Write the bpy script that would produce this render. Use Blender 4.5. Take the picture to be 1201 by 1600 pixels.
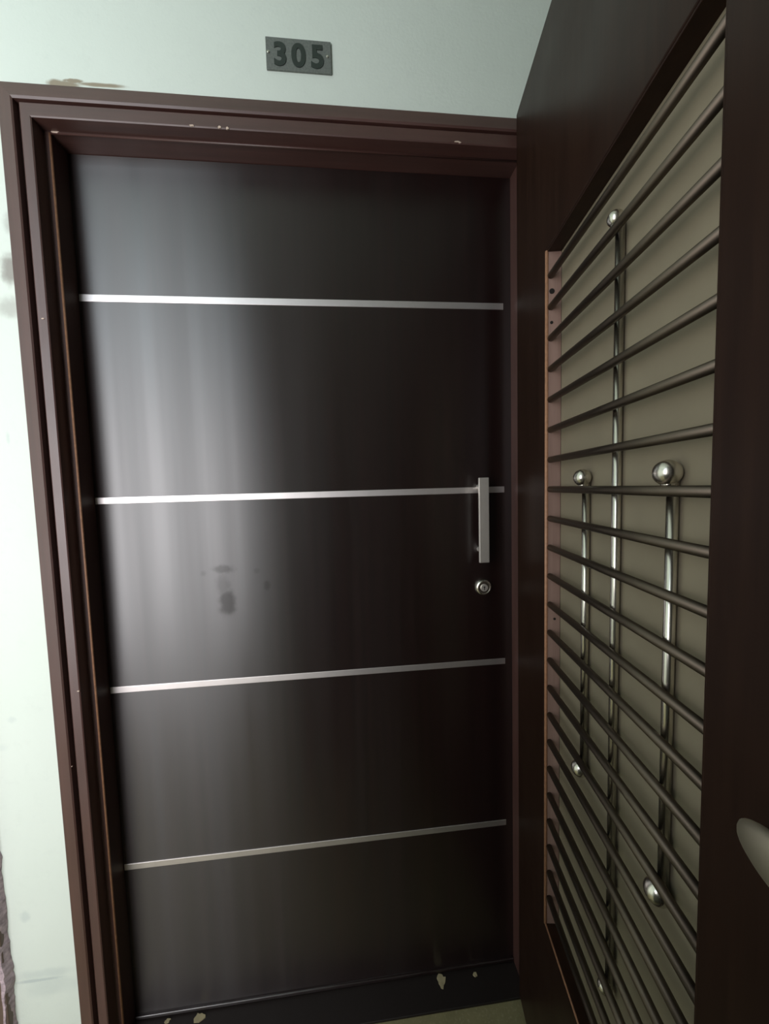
import bpy, bmesh, math, random
from mathutils import Vector, Matrix, noise
random.seed(7)
sc = bpy.context.scene
for o in list(bpy.data.objects): bpy.data.objects.remove(o)
COL = sc.collection
R = math.radians
ZO = 0.03                                   # floor level sits at z = 0

# ---------------------------------------------------------------- camera
FPX = 575.0
cam_d = bpy.data.cameras.new('camera'); cam = bpy.data.objects.new('camera', cam_d); COL.objects.link(cam)
cam_d.sensor_fit = 'VERTICAL'; cam_d.sensor_height = 32.0; cam_d.lens = FPX / 1600 * 32.0
cam_d.clip_start = 0.01
pit, yaw, rol = R(-3.813), R(5.527), R(-1.562)
fw = Vector((math.sin(yaw)*math.cos(pit), math.cos(yaw)*math.cos(pit), math.sin(pit)))
rr = Vector((math.cos(yaw), -math.sin(yaw), 0)); uu = rr.cross(fw)
r2 = rr*math.cos(rol) + uu*math.sin(rol); u2 = -rr*math.sin(rol) + uu*math.cos(rol)
m = Matrix((r2, u2, -fw)).transposed().to_4x4(); m.translation = Vector((0.659, -0.8396, 1.3155+ZO))
cam.matrix_world = m
sc.camera = cam

# ---------------------------------------------------------------- view, world, daylight
sc.view_settings.view_transform = 'Standard'; sc.view_settings.look = 'None'
sc.view_settings.exposure = 0.0; sc.view_settings.gamma = 1.0; sc.view_settings.use_curve_mapping = False
w = bpy.data.worlds.new('sky'); sc.world = w; w.use_nodes = True
w.node_tree.nodes['Background'].inputs[0].default_value = (0.75, 0.9, 1.0, 1)
w.node_tree.nodes['Background'].inputs[1].default_value = 0.6

BACK_Y = -1.38                               # opposite wall of the corridor
WX0, WX1 = -1.25, -0.02                      # daylight window in it
def area(name, x0, x1, z0, z1, col, radiance, y=BACK_Y-0.06):
    l = bpy.data.lights.new(name, 'AREA'); l.shape = 'RECTANGLE'; l.size = x1-x0; l.size_y = z1-z0
    l.color = col; l.energy = radiance*math.pi*(x1-x0)*(z1-z0)
    o = bpy.data.objects.new(name, l); COL.objects.link(o)
    o.location = ((x0+x1)/2, y, (z0+z1)/2); o.rotation_euler = (R(90), 0, 0)
    o.matrix_world = Matrix.Translation(o.location) @ Matrix(((1,0,0),(0,0,-1),(0,1,0))).to_4x4()
    return o
# area lights shine along local -Z; the matrix above maps -Z to +Y (into the corridor)
area('daylight_upper', WX0+.03, WX1-.03, 2.06, 2.62, (0.80, 0.93, 1.0), 4.3)
area('daylight_lower', WX0+.03, WX1-.03, 0.46, 1.96, (1.0, 0.97, 0.98), 5.9)

# ---------------------------------------------------------------- helpers
def link(name, bm, mat, parent=None, smooth=False, bevel=0, seg=2):
    me = bpy.data.meshes.new(name); bmesh.ops.recalc_face_normals(bm, faces=bm.faces[:]); bm.to_mesh(me); bm.free()
    if smooth:
        for p in me.polygons: p.use_smooth = True
    o = bpy.data.objects.new(name, me); COL.objects.link(o)
    if mat: me.materials.append(mat)
    if parent: o.parent = parent
    if bevel:
        b = o.modifiers.new('bevel', 'BEVEL'); b.width = bevel; b.segments = seg; b.limit_method = 'ANGLE'; b.angle_limit = R(40)
    return o
def box(bm, x0, x1, y0, y1, z0, z1):
    v = [bm.verts.new((x, y, z)) for z in (z0, z1) for y in (y0, y1) for x in (x0, x1)]
    for f in ((0,2,3,1),(4,5,7,6),(0,1,5,4),(2,6,7,3),(0,4,6,2),(1,3,7,5)): bm.faces.new([v[i] for i in f])
def cyl(bm, a, b, r, n=20, r2=None):
    a = Vector(a); b = Vector(b); d = (b-a)
    q = d.to_track_quat('Z', 'Y').to_matrix().to_4x4(); q.translation = (a+b)/2
    bmesh.ops.create_cone(bm, cap_ends=True, segments=n, radius1=r, radius2=r if r2 is None else r2, depth=d.length, matrix=q)
def ball(bm, c, r, n=28):
    bmesh.ops.create_uvsphere(bm, u_segments=n, v_segments=n//2, radius=r, matrix=Matrix.Translation(c))
def lathe(bm, prof, axis='y', c=(0,0,0), n=36):
    rings = []
    for (r, h) in prof:
        ring = []
        for i in range(n):
            a = 2*math.pi*i/n
            if axis == 'y': p = (c[0]+r*math.cos(a), c[1]+h, c[2]+r*math.sin(a))
            else: p = (c[0]+r*math.cos(a), c[1]+r*math.sin(a), c[2]+h)
            ring.append(bm.verts.new(p))
        rings.append(ring)
    for k in range(len(rings)-1):
        for i in range(n): bm.faces.new((rings[k][i], rings[k][(i+1) % n], rings[k+1][(i+1) % n], rings[k+1][i]))
    bm.faces.new(rings[0]); bm.faces.new(rings[-1])
def blob(bm, cx, cz, rx, rz, y0, y1, n=14, jit=.35, flat=False):
    """small irregular flake: thickness along y (or along z when flat)"""
    lo, hi = [], []
    for i in range(n):
        a = 2*math.pi*i/n; k = 1+random.uniform(-jit, jit)
        px, pz = cx+rx*k*math.cos(a), cz+rz*k*math.sin(a)
        if flat: lo.append(bm.verts.new((px, pz, y0))); hi.append(bm.verts.new((px, pz, y1)))
        else: lo.append(bm.verts.new((px, y0, pz))); hi.append(bm.verts.new((px, y1, pz)))
    bm.faces.new(lo); bm.faces.new(hi)
    for i in range(n): bm.faces.new((lo[i], lo[(i+1) % n], hi[(i+1) % n], hi[i]))
def empty(name, loc=(0,0,0), rz=0):
    o = bpy.data.objects.new(name, None); COL.objects.link(o); o.location = loc; o.rotation_euler = (0,0,rz); o.empty_display_size = .1
    return o
def tag(o, label=None, cat=None, group=None, kind=None):
    if label: o['label'] = label
    if cat: o['category'] = cat
    if group: o['group'] = group
    if kind: o['kind'] = kind
    return o

# ---------------------------------------------------------------- materials
class NT:
    def __init__(s, name):
        s.m = bpy.data.materials.new(name); s.m.use_nodes = True; s.t = s.m.node_tree; s.b = s.t.nodes['Principled BSDF']
        tc = s.n('ShaderNodeTexCoord'); s.co = tc.outputs['Object']
    def n(s, ty, **k):
        nd = s.t.nodes.new(ty)
        for a, v in k.items(): setattr(nd, a, v)
        return nd
    def l(s, a, b): s.t.links.new(a, b)
    def vec(s, scale=(1,1,1), loc=(0,0,0)):
        mp = s.n('ShaderNodeMapping'); mp.inputs['Scale'].default_value = scale; mp.inputs['Location'].default_value = loc
        s.l(s.co, mp.inputs['Vector']); return mp.outputs[0]
    def noise(s, scale, detail=4, sc=(1,1,1), rough=.5):
        nz = s.n('ShaderNodeTexNoise'); nz.inputs['Scale'].default_value = scale; nz.inputs['Detail'].default_value = detail; nz.inputs['Roughness'].default_value = rough
        s.l(s.vec(sc), nz.inputs['Vector']); return nz.outputs[0]
    def math(s, op, a, b=None, clamp=False):
        nd = s.n('ShaderNodeMath', operation=op); nd.use_clamp = clamp
        for i, v in enumerate((a, b)):
            if v is None: continue
            if isinstance(v, (int, float)): nd.inputs[i].default_value = v
            else: s.l(v, nd.inputs[i])
        return nd.outputs[0]
    def rng(s, v, a, b, c, d, smooth=False):
        nd = s.n('ShaderNodeMapRange'); nd.interpolation_type = 'SMOOTHSTEP' if smooth else 'LINEAR'
        for i, q in zip((1,2,3,4), (a,b,c,d)): nd.inputs[i].default_value = q
        s.l(v, nd.inputs[0]); return nd.outputs[0]
    def mix(s, f, a, b):
        nd = s.n('ShaderNodeMix', data_type='RGBA')
        if isinstance(f, (int, float)): nd.inputs[0].default_value = f
        else: s.l(f, nd.inputs[0])
        for i, v in ((6, a), (7, b)):
            if isinstance(v, tuple): nd.inputs[i].default_value = (*v, 1)
            else: s.l(v, nd.inputs[i])
        return nd.outputs[2]
    def stain(s, x, z, rx, rz, warp=.3, soft=.5, amp=1.0):
        """irregular elliptical mark on a surface facing y, centred at x, z"""
        mp = s.n('ShaderNodeMapping'); mp.vector_type = 'POINT'
        mp.inputs['Location'].default_value = (-x/rx, 0, -z/rz); mp.inputs['Scale'].default_value = (1/rx, 0, 1/rz)
        s.l(s.co, mp.inputs['Vector'])
        ln = s.n('ShaderNodeVectorMath', operation='LENGTH'); s.l(mp.outputs[0], ln.inputs[0])
        nz = s.noise(1.2/max(rx, rz), 4)
        d = s.math('ADD', ln.outputs['Value'], s.math('MULTIPLY', s.math('SUBTRACT', nz, .5), warp*4))
        return s.rng(d, 1-soft, 1+soft, amp, 0, True)
    def mx(s, *f):
        o = f[0]
        for q in f[1:]: o = s.math('MAXIMUM', o, q)
        return o
    def base(s, c):
        if isinstance(c, tuple): s.b.inputs['Base Color'].default_value = (*c, 1)
        else: s.l(c, s.b.inputs['Base Color'])
    def setv(s, name, v):
        if isinstance(v, (int, float)): s.b.inputs[name].default_value = v
        else: s.l(v, s.b.inputs[name])
    def bump(s, h, strength, dist=.002):
        nd = s.n('ShaderNodeBump'); nd.inputs['Strength'].default_value = strength; nd.inputs['Distance'].default_value = dist
        s.l(h, nd.inputs['Height']); s.l(nd.outputs[0], s.b.inputs['Normal'])

def mat_wall(name='wall_paint', stains=True):
    t = NT(name)
    c = t.mix(t.noise(3, 5), (.66,.73,.655), (.72,.775,.71))
    c = t.mix(t.rng(t.noise(40, 6, rough=.7), .55, .75, 0, .10), c, (.45,.5,.47))
    if stains:
        scrape = t.mx(t.stain(.118, 2.170, .028, .009, .25, .3), t.stain(.185, 2.174, .045, .0040, .3, .4), t.stain(.135, 2.178, .018, .004, .4, .3))
        c = t.mix(t.math('MULTIPLY', scrape, 1.0), c, (.30,.26,.19))
        edge = t.mx(t.stain(.30, 2.165, .10, .003, .5, .5), t.stain(.72, 2.164, .09, .0025, .6, .5), t.stain(.885, 2.166, .03, .0025, .5, .5))
        c = t.mix(t.math('MULTIPLY', edge, .5), c, (.36,.30,.22))
        sm = t.mx(t.stain(-.012, 1.812, .016, .028, .3, .5), t.stain(-.020, 1.735, .024, .018, .3, .6, .55), t.stain(-.004, 1.90, .010, .02, .3, .6, .5))
        c = t.mix(t.math('MULTIPLY', sm, .75), c, (.20,.17,.15))
        sc_ = t.mx(t.stain(-.085, .235, .045, .004, .25, .6, .8), t.stain(-.07, .25, .05, .010, .4, .7, .4), t.stain(-.06, .215, .05, .02, .5, .7, .3),
                   t.stain(-.103, .395, .010, .012, .3, .6, .45), t.stain(-.045, 1.47, .003, .012, .3, .6, .4), t.stain(-.09, .86, .008, .006, .4, .7, .3), t.stain(-.14, .80, .03, .008, .4, .7, .3))
        c = t.mix(t.math('MULTIPLY', sc_, .6), c, (.33,.40,.42))
    t.base(c); t.setv('Roughness', .62); t.setv('Specular IOR Level', .3)
    t.bump(t.math('ADD', t.noise(14, 5), t.math('MULTIPLY', t.noise(160, 3), .25)), .35, .003)
    return t.m

def mat_wood(name, dark=(.030,.012,.010), light=(.060,.026,.021), rough=.33, spec=.5, coat=.0, grain=(60,60,3), horiz=False):
    t = NT(name)
    g = (3,60,60) if horiz else grain
    n1 = t.noise(1.0, 6, g, .6)
    c = t.mix(t.rng(n1, .3, .7, 0, 1), dark, light)
    t.base(c); t.setv('Roughness', t.rng(t.noise(5, 4), .3, .7, rough-.05, rough+.07)); t.setv('Specular IOR Level', spec)
    t.setv('Coat Weight', coat); t.setv('Coat Roughness', rough*.8)
    t.bump(n1, .12, .001)
    return t.m

def mat_leaf():
    t = NT('dark_laminate')
    n1 = t.noise(1.0, 5, (70, 1, 1.2), .55)
    n2 = t.noise(1.0, 3, (9, 1, .25), .5)
    c = t.mix(t.rng(n1, .3, .7, 0, 1), (.0070,.0025,.0023), (.0130,.0042,.0039))
    hand = t.mx(t.stain(-0.2243, 1.158, .022, .010, .35, .5, .7), t.stain(-0.2193, 1.075, .018, .030, .35, .5, 1), t.stain(-0.2273, 1.118, .014, .030, .4, .6, .5),
                t.stain(-0.1233, 1.113, .007, .010, .3, .6, .6), t.stain(-0.1463, 1.15, .006, .006, .3, .6, .4), t.stain(-0.2713, 1.15, .006, .006, .3, .6, .3))
    t.base(t.mix(hand, c, (.012,.008,.006)))
    t.setv('IOR', 1.6)
    rough = t.rng(n2, .35, .65, .31, .43)
    t.setv('Roughness', rough)
    t.setv('Specular IOR Level', t.math('SUBTRACT', t.rng(n2, .3, .7, 1.0, .85), t.math('MULTIPLY', hand, .45)))
    t.setv('Anisotropic', .74); t.setv('Anisotropic Rotation', .25); tn = t.n('ShaderNodeTangent', direction_type='RADIAL', axis='Z'); t.l(tn.outputs[0], t.b.inputs['Tangent'])
    t.bump(n1, .05, .0006)
    return t.m

def mat_metal(name, col=(.62,.60,.57), rough=.25, g=(1,1,1), aniso=0):
    t = NT(name)
    t.base(t.mix(t.noise(30, 4, g), tuple(q*.85 for q in col), col)); t.setv('Metallic', 1.0)
    t.setv('Roughness', rough); t.setv('Anisotropic', aniso)
    return t.m

def mat_plain(name, col, rough=.5, var=.15, scale=30, spec=.5):
    t = NT(name); t.base(t.mix(t.noise(scale, 5), tuple(q*(1-var) for q in col), tuple(min(1, q*(1+var)) for q in col)))
    t.setv('Roughness', rough); t.setv('Specular IOR Level', spec); t.bump(t.noise(scale*4, 3), .1, .001)
    return t.m

WALL = mat_wall(); WALLP = mat_wall('plain_wall_paint', False)
LEAF = mat_leaf()
FRAME = mat_wood('frame_wood', (.055,.022,.017), (.084,.034,.027), .45, .9)
FRAMEH = mat_wood('frame_wood_head', (.055,.022,.017), (.084,.034,.027), .45, .9, horiz=True)
SDOOR = mat_wood('safety_door_wood', (.016,.0072,.0045), (.028,.0130,.008), .36, .15)
LIT_REVEAL = mat_wood('lit_reveal_wood', (.27,.17,.14), (.38,.25,.21), .4, .5)  # lighter than the door wood: light on the reveal put into colour
LIT_EDGE = mat_plain('lit_edge_orange', (.40,.20,.115), .4, .4, 150)  # orange glow of the lit edges painted in as colour
MESHP = mat_plain('olive_sheet', (.250,.212,.148), .55, .10, 18, .35)
BARM = mat_metal('bronze_bar', (.125,.100,.078), .48)
STEEL = mat_metal('polished_steel', (.74,.70,.62), .26)
STRIP = mat_metal('satin_strip', (.92,.86,.85), .46)
SATIN = mat_metal('satin_handle', (.92,.86,.80), .58)
BRASS = mat_metal('dull_lever', (.56,.51,.40), .5)
BLACK = mat_plain('hole_black', (.01,.008,.007), .7)
PLATE = mat_plain('plate_grey', (.135,.150,.135), .6, .5, 260)
DIGIT = mat_plain('digit_black', (.022,.032,.026), .5, .3, 200)
CHIP = mat_plain('bare_wood_chip', (.60,.47,.38), .8)
PUTTY = mat_plain('putty', (.34,.29,.17), .8, .3, 80)
RAG = mat_plain('old_paint_edge', (.42,.33,.36), .8, .9, 110)

# ---------------------------------------------------------------- setting: corridor
YW = .012                                    # wall plaster face; the frame stands 12 mm proud
XR_OUT, XR1, XR2 = 1.151, 1.090, 1.0790
ZT, ZS1, ZS2 = 2.13+ZO, 2.0653+ZO, 2.0623+ZO
XL1, XL2 = .0608, .0726
YL = .0766                                   # face of the closed door leaf
X0, X1, H = -1.6, 2.3, 2.85
bm = bmesh.new()
box(bm, X0, .02, YW, .16, 0, H); box(bm, XR_OUT-.02, X1, YW, .16, 0, H); box(bm, .02, XR_OUT-.02, YW, .16, ZT-.02, H)
wf = link('wall_front', bm, WALL); tag(wf, 'pale mint painted corridor wall around the closed dark door', 'wall', kind='structure')
bm = bmesh.new(); box(bm, X0-.1, X1+.1, BACK_Y-.3, .16, -.1, 0)
t = NT('floor_tile')
c = t.mix(t.noise(22, 8, rough=.7), (.13,.115,.055), (.33,.30,.16)); c = t.mix(t.rng(t.noise(160, 5), .55, .7, 0, .5), c, (.40,.36,.24))
t.base(c); t.setv('Roughness', .4)
FLOORM = t.m
tag(link('floor', bm, FLOORM), 'olive beige speckled stone floor at the door sill', 'floor', kind='structure')
bm = bmesh.new(); box(bm, X0-.1, X1+.1, BACK_Y-.3, .16, H, H+.1); tag(link('ceiling', bm, WALLP), 'painted corridor ceiling overhead', 'ceiling', kind='structure')
bm = bmesh.new(); box(bm, X0-.1, X0, BACK_Y-.15, .16, 0, H); tag(link('wall_left', bm, WALLP), 'painted end wall of the corridor on the left', 'wall', kind='structure')
bm = bmesh.new(); box(bm, X1, X1+.1, BACK_Y-.15, .16, 0, H); tag(link('wall_right', bm, WALLP), 'painted end wall of the corridor on the right', 'wall', kind='structure')
bm = bmesh.new(); Z0w, Z1w = .42, 2.66
box(bm, X0, WX0, BACK_Y-.15, BACK_Y, 0, H); box(bm, WX1, X1, BACK_Y-.15, BACK_Y, 0, H)
box(bm, WX0, WX1, BACK_Y-.15, BACK_Y, 0, Z0w); box(bm, WX0, WX1, BACK_Y-.15, BACK_Y, Z1w, H)
WALLB = mat_plain('opposite_wall_paint', (.22,.20,.18), .8, .1, 5)
tag(link('wall_back', bm, WALLB), 'painted wall opposite the door with the daylight window', 'wall', kind='structure')
bm = bmesh.new()
for a in ((WX0, WX0+.03, Z0w, Z1w), (WX1-.03, WX1, Z0w, Z1w), (WX0+.03, WX1-.03, Z0w, Z0w+.04), (WX0+.03, WX1-.03, Z1w-.04, Z1w), (WX0+.03, WX1-.03, 1.97, 2.05)):
    box(bm, a[0], a[1], BACK_Y-.045, BACK_Y-.005, a[2], a[3])
tag(link('window_1', bm, SDOOR), 'dark framed corridor window opposite the door', 'window', kind='structure')

bm = bmesh.new(); box(bm, .25, .37, BACK_Y, -.71, 0, 1.20)  # unseen blocker, added to shade the lower grille sheet
tag(link('wall_added_shade', bm, WALLP, bevel=.006), 'unseen half wall added opposite the door to shade the lower grille', 'half wall', kind='structure')

# neighbouring casing at far left with a ragged paint edge
nb = empty('trim_3', (-.20, YW, 0)); tag(nb, 'brown neighbouring casing with ragged paint edge at the lower left', 'door casing', kind='structure')
NB = mat_plain('neighbour_brown', (.12,.08,.06), .55, .2, 12)
bm = bmesh.new(); box(bm, -.12, .056, -.016, 0, 0, 2.12); link('casing_board', bm, NB, nb, bevel=.003)
bm = bmesh.new(); N = 260; L = []; Rr = []
for i in range(N+1):
    z = 2.12*i/N
    e = .0605 + .006*(noise.noise(Vector((0, 3.1, z*9)))) + .004*noise.noise(Vector((5, 0, z*34))) + .0025*noise.noise(Vector((5, 2, z*110)))
    e2 = .048 + .004*noise.noise(Vector((9, 1, z*22)))
    L.append((bm.verts.new((e2, -.0175, z)), bm.verts.new((e2, -.001, z)))); Rr.append((bm.verts.new((e-.006, -.0175, z)), bm.verts.new((e, -.0005, z))))
for i in range(N):
    bm.faces.new((L[i][0], L[i+1][0], Rr[i+1][0], Rr[i][0])); bm.faces.new((Rr[i][0], Rr[i+1][0], Rr[i+1][1], Rr[i][1]))
    bm.faces.new((L[i][1], L[i+1][1], L[i+1][0], L[i][0])); bm.faces.new((L[i][1], Rr[i][1], Rr[i+1][1], L[i+1][1]))
link('ragged_paint', bm, RAG, nb)

# ---------------------------------------------------------------- door frame (casing + rebated jambs), mitred
fr = empty('trim_1', (0, 0, 0)); tag(fr, 'reddish brown stepped wooden frame around the closed door', 'door frame', kind='structure')
# profile: (inward distance, depth); side uses us, head uses ut
us = [0, 0, .003, .0285, .0312, .0312, .0400, .0400, .0420, .0588, XL1, XL1, .0700, XL2, XL2, XL2]
ut = [0, 0, .003, .0305, .0345, .0345, .0380, .0380, .0400, ZT-ZS1-.002, ZT-ZS1, ZT-ZS1, ZT-ZS2-.001, ZT-ZS2, ZT-ZS2, ZT-ZS2]
uy = [YW+.002, .004, .001, -.004, -.002, .011, .011, .0015, 0, 0, .0015, .030, .030, .0318, .120, .155]
def jamb(side):
    bm = bmesh.new(); A = []; B = []
    for k_, (a, b, y) in enumerate(zip(us, ut, uy)):
        if side > 0 and k_ in (9, 12): a, b = us[k_+1], ut[k_+1]
        x = a if side < 0 else XR_OUT - a
        A.append(bm.verts.new((x, y, 0))); B.append(bm.verts.new((x, y, ZT-b)))
    x = 0 if side < 0 else XR_OUT
    A.append(bm.verts.new((x, .155, 0))); B.append(bm.verts.new((x, .155, ZT)))
    k = len(A)
    for i in range(k): bm.faces.new((A[i], A[(i+1) % k], B[(i+1) % k], B[i]))
    bm.faces.new(A); return bm
link('side_jamb', jamb(-1), FRAME, fr); link('side_jamb', jamb(1), FRAME, fr)
bm = bmesh.new(); A = []; B = []
for a, b, y in zip(us, ut, uy): A.append(bm.verts.new((a, y, ZT-b))); B.append(bm.verts.new((XR_OUT-a, y, ZT-b)))
A.append(bm.verts.new((0, .155, ZT))); B.append(bm.verts.new((XR_OUT, .155, ZT)))
for i in range(len(A)): j = (i+1) % len(A); bm.faces.new((A[i], A[j], B[j], B[i]))
link('head_jamb', bm, FRAMEH, fr)
bm = bmesh.new(); cyl(bm, (XL2-.0006, .0312, 0), (XL2-.0006, .0312, ZS2), .0024, 12); link('lit_edge_bead', bm, LIT_EDGE, fr, smooth=True)  # orange bead paints the light line along the left step
bm = bmesh.new(); cyl(bm, (XL2, .0312, ZS2+.0006), (XR2, .0312, ZS2+.0006), .0022, 12); link('lit_edge_bead', bm, FRAMEH, fr, smooth=True)  # bead shaped in for the head's lit edge
# chipped edges of the head
for (x, z, rx, rz) in ((.365, 2.097, .005, .0016), (.420, 2.0975, .004, .002), (.435, 2.0962, .003, .0026), (.922, 2.099, .0065, .0014), (.929, 2.0975, .003, .001)):
    bm = bmesh.new(); blob(bm, x, z, rx, rz, -.0012, .001, 10, .3); link('wood_chip', bm, CHIP, fr)
bm = bmesh.new(); blob(bm, .083, ZS2+.004, .008, .004, .0290, .0325, 12, .3); link('wood_chip', bm, CHIP, fr)
for (x, z) in ((.0515, 1.708), (.0585, .92), (.031, .75)):
    bm = bmesh.new(); blob(bm, x, z, .0025, .0012, -.0014, .001, 8, .3); link('wood_chip', bm, CHIP, fr)

# sill with old putty marks
sl = empty('trim_2', (0, 0, 0)); tag(sl, 'dark wooden sill under the closed door with putty marks', 'door sill', kind='structure')
bm = bmesh.new(); box(bm, XL2, XR2, .0, .125, 0, .006); link('sill_board', bm, mat_plain('sill_dark', (.012,.008,.007), .5), sl, bevel=.0015)
def onsill(px, py, z=.006):
    d = fw + r2*((px-600.5)/FPX) - u2*((py-800)/FPX); C = m.translation
    p = C + d*((z-C.z)/d.z); return p.x, p.y
for (px, py, rx, ry) in ((690, 1533, .011, .013), (742, 1523, .005, .005), (310, 1592, .014, .010), (262, 1596, .006, .005)):
    x, y = onsill(px, py)
    bm = bmesh.new(); blob(bm, x, y, rx, ry, .0055, .0085, 16, .3, flat=True); link('putty_mark', bm, PUTTY, sl)

# ---------------------------------------------------------------- closed main door
dr = empty('door_1', ((XL2+XR2)/2, YL, 0)); tag(dr, 'closed dark brown laminate door with four silver strips', 'door', kind='structure')
cx = (XL2+XR2)/2; hw = (XR2-XL2)/2 - .0008
bm = bmesh.new(); box(bm, -hw, hw, 0, .04, .008, ZS2-.001); lf = link('door_leaf', bm, LEAF, dr)
for i in range(4):
    z = 1.7578+ZO - i*.4556
    bm = bmesh.new(); box(bm, -hw+.001, hw-.019, -.0012, .001, z-.0078, z+.0078); link('metal_strip', bm, STRIP, dr, bevel=.0008)
bm = bmesh.new(); box(bm, -hw+.001, hw-.001, -.007, .001, .0095, .0185); link('weather_bar', bm, LEAF, dr, bevel=.0025, seg=3)
hd = None
bm = bmesh.new(); hx0, hx1 = .9785-cx, 1.0035-cx; box(bm, hx0, hx1, -.039, -.031, 1.1215+ZO, 1.333+ZO)
hd = link('pull_handle', bm, SATIN, dr, bevel=.0012)
for zz in (1.31+ZO, 1.15+ZO):
    bm = bmesh.new(); cyl(bm, ((hx0+hx1)/2, -.031, zz), ((hx0+hx1)/2, .0005, zz), .0065); link('standoff', bm, SATIN, hd, smooth=False)
bm = bmesh.new(); lathe(bm, [(.0215, .0005), (.0215, -.003), (.0195, -.0075), (.0165, -.010), (.0155, -.0095), (.0150, -.0085)], 'y', (1.000-cx, 0, 1.05+ZO))
lk = link('lock_rosette', bm, STEEL, dr, smooth=False, bevel=.0005)
bm = bmesh.new(); lathe(bm, [(.0095, -.0086), (.0095, -.0105), (.0088, -.0112)], 'y', (1.000-cx, 0, 1.05+ZO)); link('lock_cylinder', bm, SATIN, lk)
bm = bmesh.new(); box(bm, 1.000-cx-.001, 1.000-cx+.001, -.0116, -.0110, 1.05+ZO-.006, 1.05+ZO+.002); cyl(bm, (1.000-cx, -.0116, 1.05+ZO+.002), (1.000-cx, -.0110, 1.05+ZO+.002), .0022); link('keyhole', bm, BLACK, lk)

# ---------------------------------------------------------------- number plate
npz = 2.2275+ZO; npx = .5862
pl = empty('number_plate', (npx, YW, npz)); tag(pl, 'small grey plate with black number 305 above the door frame', 'sign')
bm = bmesh.new(); box(bm, -.0675, .0675, -.004, 0, -.0315, .0315); pb = link('plate', bm, PLATE, pl, bevel=.0008)
for ch, x in (('3', -.0385), ('0', -.0005), ('5', .0385)):
    cu = bpy.data.curves.new('digit', 'FONT'); cu.body = ch; cu.size = .0615; cu.align_x = 'CENTER'; cu.align_y = 'CENTER'; cu.extrude = .0006; cu.offset = .0021
    tmp = bpy.data.objects.new('tmp', cu); COL.objects.link(tmp); bpy.context.view_layer.update()
    me = bpy.data.meshes.new_from_object(tmp.evaluated_get(bpy.context.evaluated_depsgraph_get())); bpy.data.objects.remove(tmp)
    zs = [v.co.y for v in me.vertices]; xs = [v.co.x for v in me.vertices]; mz = (min(zs)+max(zs))/2; mxx = (min(xs)+max(xs))/2
    for v in me.vertices: a = v.co.copy(); v.co = Vector(((a.x-mxx)*.95, -a.z, (a.y-mz)))
    me.materials.clear(); me.materials.append(DIGIT)
    o = bpy.data.objects.new('digit', me); COL.objects.link(o); o.parent = pl; o.location = (x, -.0046, -.001)
for x in (-.0625, .060):
    bm = bmesh.new(); lathe(bm, [(.0028, 0), (.0026, -.0012), (.0012, -.0018)], 'y', (x, -.0042, .001), 14); link('screw', bm, STEEL, pl)

# ---------------------------------------------------------------- open safety door with grille
ANG = R(-(180-81.508)); TH = .036; DW = .82
sd = empty('door_2', (1.0518, -.0142, .04), ANG); tag(sd, 'open dark wooden safety door with horizontal bar grille and steel rods', 'door', kind='structure')
ZB = .04                                    # local z = world z - .04
s0, s1 = .1700, .541
oz0, oz1 = .455-ZB, 1.760-ZB
top = 2.15-ZB
bm = bmesh.new()
def ring(y, x0, x1, z0, z1): return [bm.verts.new(p) for p in ((x0, y, z0), (x1, y, z0), (x1, y, z1), (x0, y, z1))]
of, ob = ring(0, 0, DW, 0, top), ring(TH, 0, DW, 0, top)
hf, hb = ring(0, s0, s1, oz0, oz1), ring(TH, s0, s1, oz0, oz1)
for i in range(4):
    j = (i+1) % 4
    bm.faces.new((of[i], of[j], hf[j], hf[i])); bm.faces.new((ob[i], hb[i], hb[j], ob[j])); bm.faces.new((of[i], ob[i], ob[j], of[j])); bm.faces.new((hf[i], hf[j], hb[j], hb[i]))
link('door_frame', bm, SDOOR, sd, bevel=.0022, seg=3)
# lipping lining the opening; hinge side carries its lit tone as colour
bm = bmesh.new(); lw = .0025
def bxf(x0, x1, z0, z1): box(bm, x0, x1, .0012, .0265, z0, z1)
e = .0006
bxf(s0-e, s0+lw, oz0, oz1); lipl = link('opening_lipping', bm, LIT_REVEAL, sd, bevel=.001)
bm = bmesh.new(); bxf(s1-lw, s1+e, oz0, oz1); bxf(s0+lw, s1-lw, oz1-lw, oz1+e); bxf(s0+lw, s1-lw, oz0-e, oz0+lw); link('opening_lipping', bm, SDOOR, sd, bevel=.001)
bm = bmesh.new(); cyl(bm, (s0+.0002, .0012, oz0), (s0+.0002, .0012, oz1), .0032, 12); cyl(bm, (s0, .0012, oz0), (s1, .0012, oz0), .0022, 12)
link('lit_edge_bead', bm, LIT_EDGE, lipl, smooth=True)  # light caught by the opening's front edge, painted as an orange bead
# backing sheet
bm = bmesh.new(); box(bm, s0+lw+.0008, s1-.001, .0262, .0292, oz0+.001, oz1-.001); link('backing_sheet', bm, MESHP, sd)
# horizontal bars
z0 = 1.3038+ZO-ZB; p = .0547; bar = None
for i in range(-7, 16):
    z = z0 - i*p
    if bar is None:
        bm = bmesh.new(); cyl(bm, (0, 0, 0), (s1-s0-.002, 0, 0), .0057, 18); bar = o = link('grille_bar', bm, BARM, sd, smooth=True)
    else:
        o = bar.copy(); COL.objects.link(o)
    o.location = (s0+.001, .0070, z)
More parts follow.
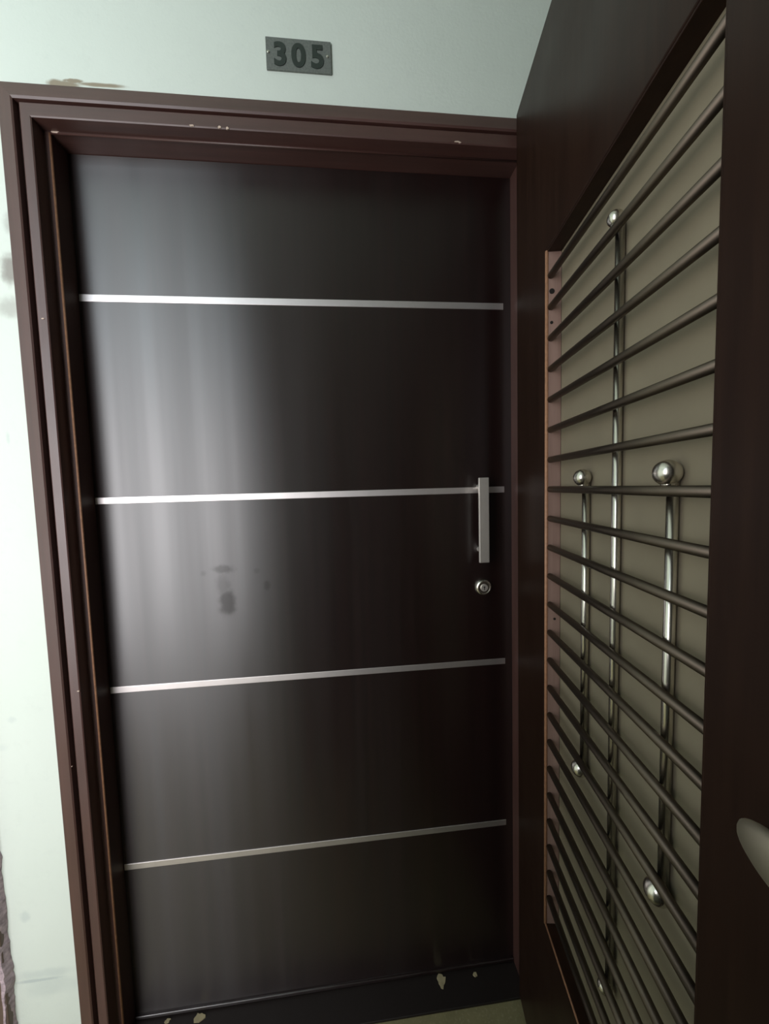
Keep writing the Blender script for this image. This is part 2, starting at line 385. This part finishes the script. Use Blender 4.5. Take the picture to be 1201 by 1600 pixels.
# steel rods with ball ends
def rod(x, za, zb, br):
    za -= ZB; zb -= ZB
    bm = bmesh.new(); cyl(bm, (x, 0.0184, zb+br*.6), (x, .0184, za-br*.6), .0056, 24); r_ = link('steel_rod', bm, STEEL, sd, smooth=True)
    for zz in (za, zb):
        bm = bmesh.new(); ball(bm, (x, .0125, zz), br); lathe(bm, [(.0066, (-br-.0015 if zz == za else br-.004)), (.0066, (-br+.004 if zz == za else br+.0015))], 'z', (x, .0135, zz), 20)
        link('ball_end', bm, STEEL, r_, smooth=True)
rod(.366, 1.680, .605, .0100); rod(.284, 1.3525, .8765, .0130); rod(.469, 1.3530, .8765, .0136)
# holes and screws on the lit edge
def onface_z(px, py):
    # height where the ray meets the lipping face (local x = s0)
    d = fw + r2*((px-600.5)/FPX) - u2*((py-800)/FPX); C = m.translation
    dv = Vector((math.cos(ANG), math.sin(ANG), 0)); Hh = Vector((1.0518, -.0142, 0))
    t_ = (s0+lw - (C-Hh).dot(dv))/d.dot(dv); P = C + d*t_; n = Vector((-math.sin(ANG), math.cos(ANG), 0))
    return (P-Hh).dot(n), P.z-ZB
for (px, py, r) in ((862, 455, .0048), (861.5, 504, .0028), (866, 967, .0024)):
    dy, dz = onface_z(px, py)
    bm = bmesh.new(); cyl(bm, (s0+lw-.001, dy, dz), (s0+lw+.0004, dy, dz), r, 18); link('screw_hole', bm, BLACK, lipl)
# lever handle on the lock stile, pointing towards the hinges
lv = empty('lever_handle', (.745, 0, 1.108-ZB)); lv.parent = sd
bm = bmesh.new(); lathe(bm, [(.026, .0005), (.026, -.006), (.023, -.009), (.0105, -.0095), (.0105, -.040)], 'y', (0, 0, 0)); link('rosette', bm, BRASS, lv, smooth=False, bevel=.001)
bm = bmesh.new(); rings = []
K = 44
for i in range(K+1):
    t_ = i/K; x = .008 - .128*t_; y = -.043 - .004*math.sin(t_*math.pi); zc = .004*math.sin(t_*math.pi)
    k = min(1, math.sqrt(max(0, 1-((t_-.7)/.3)**2)) if t_ > .7 else 1)*(min(1, math.sqrt(max(0.02, 1-((.06-t_)/.06)**2))) if t_ < .06 else 1)
    a, b = (.0070)*max(k, .05), (.0185)*max(k, .05)
    rings.append([bm.verts.new((x, y+a*math.cos(q*math.pi/8), zc+b*math.sin(q*math.pi/8))) for q in range(16)])
for i in range(K):
    for q in range(16): bm.faces.new((rings[i][q], rings[i][(q+1) % 16], rings[i+1][(q+1) % 16], rings[i+1][q]))
bm.faces.new(rings[0]); bm.faces.new(rings[-1])
link('lever', bm, BRASS, lv, smooth=True)
# butt hinges at the back corner
for z in (.25, 1.05, 1.85):
    bm = bmesh.new(); cyl(bm, (-.006, TH+.005, z-.05), (-.006, TH+.005, z+.05), .006); box(bm, 0, .035, TH, TH+.002, z-.05, z+.05)
    box(bm, -.012, -.0, TH+.004, TH+.006, z-.05, z+.05); link('hinge', bm, SATIN, sd)
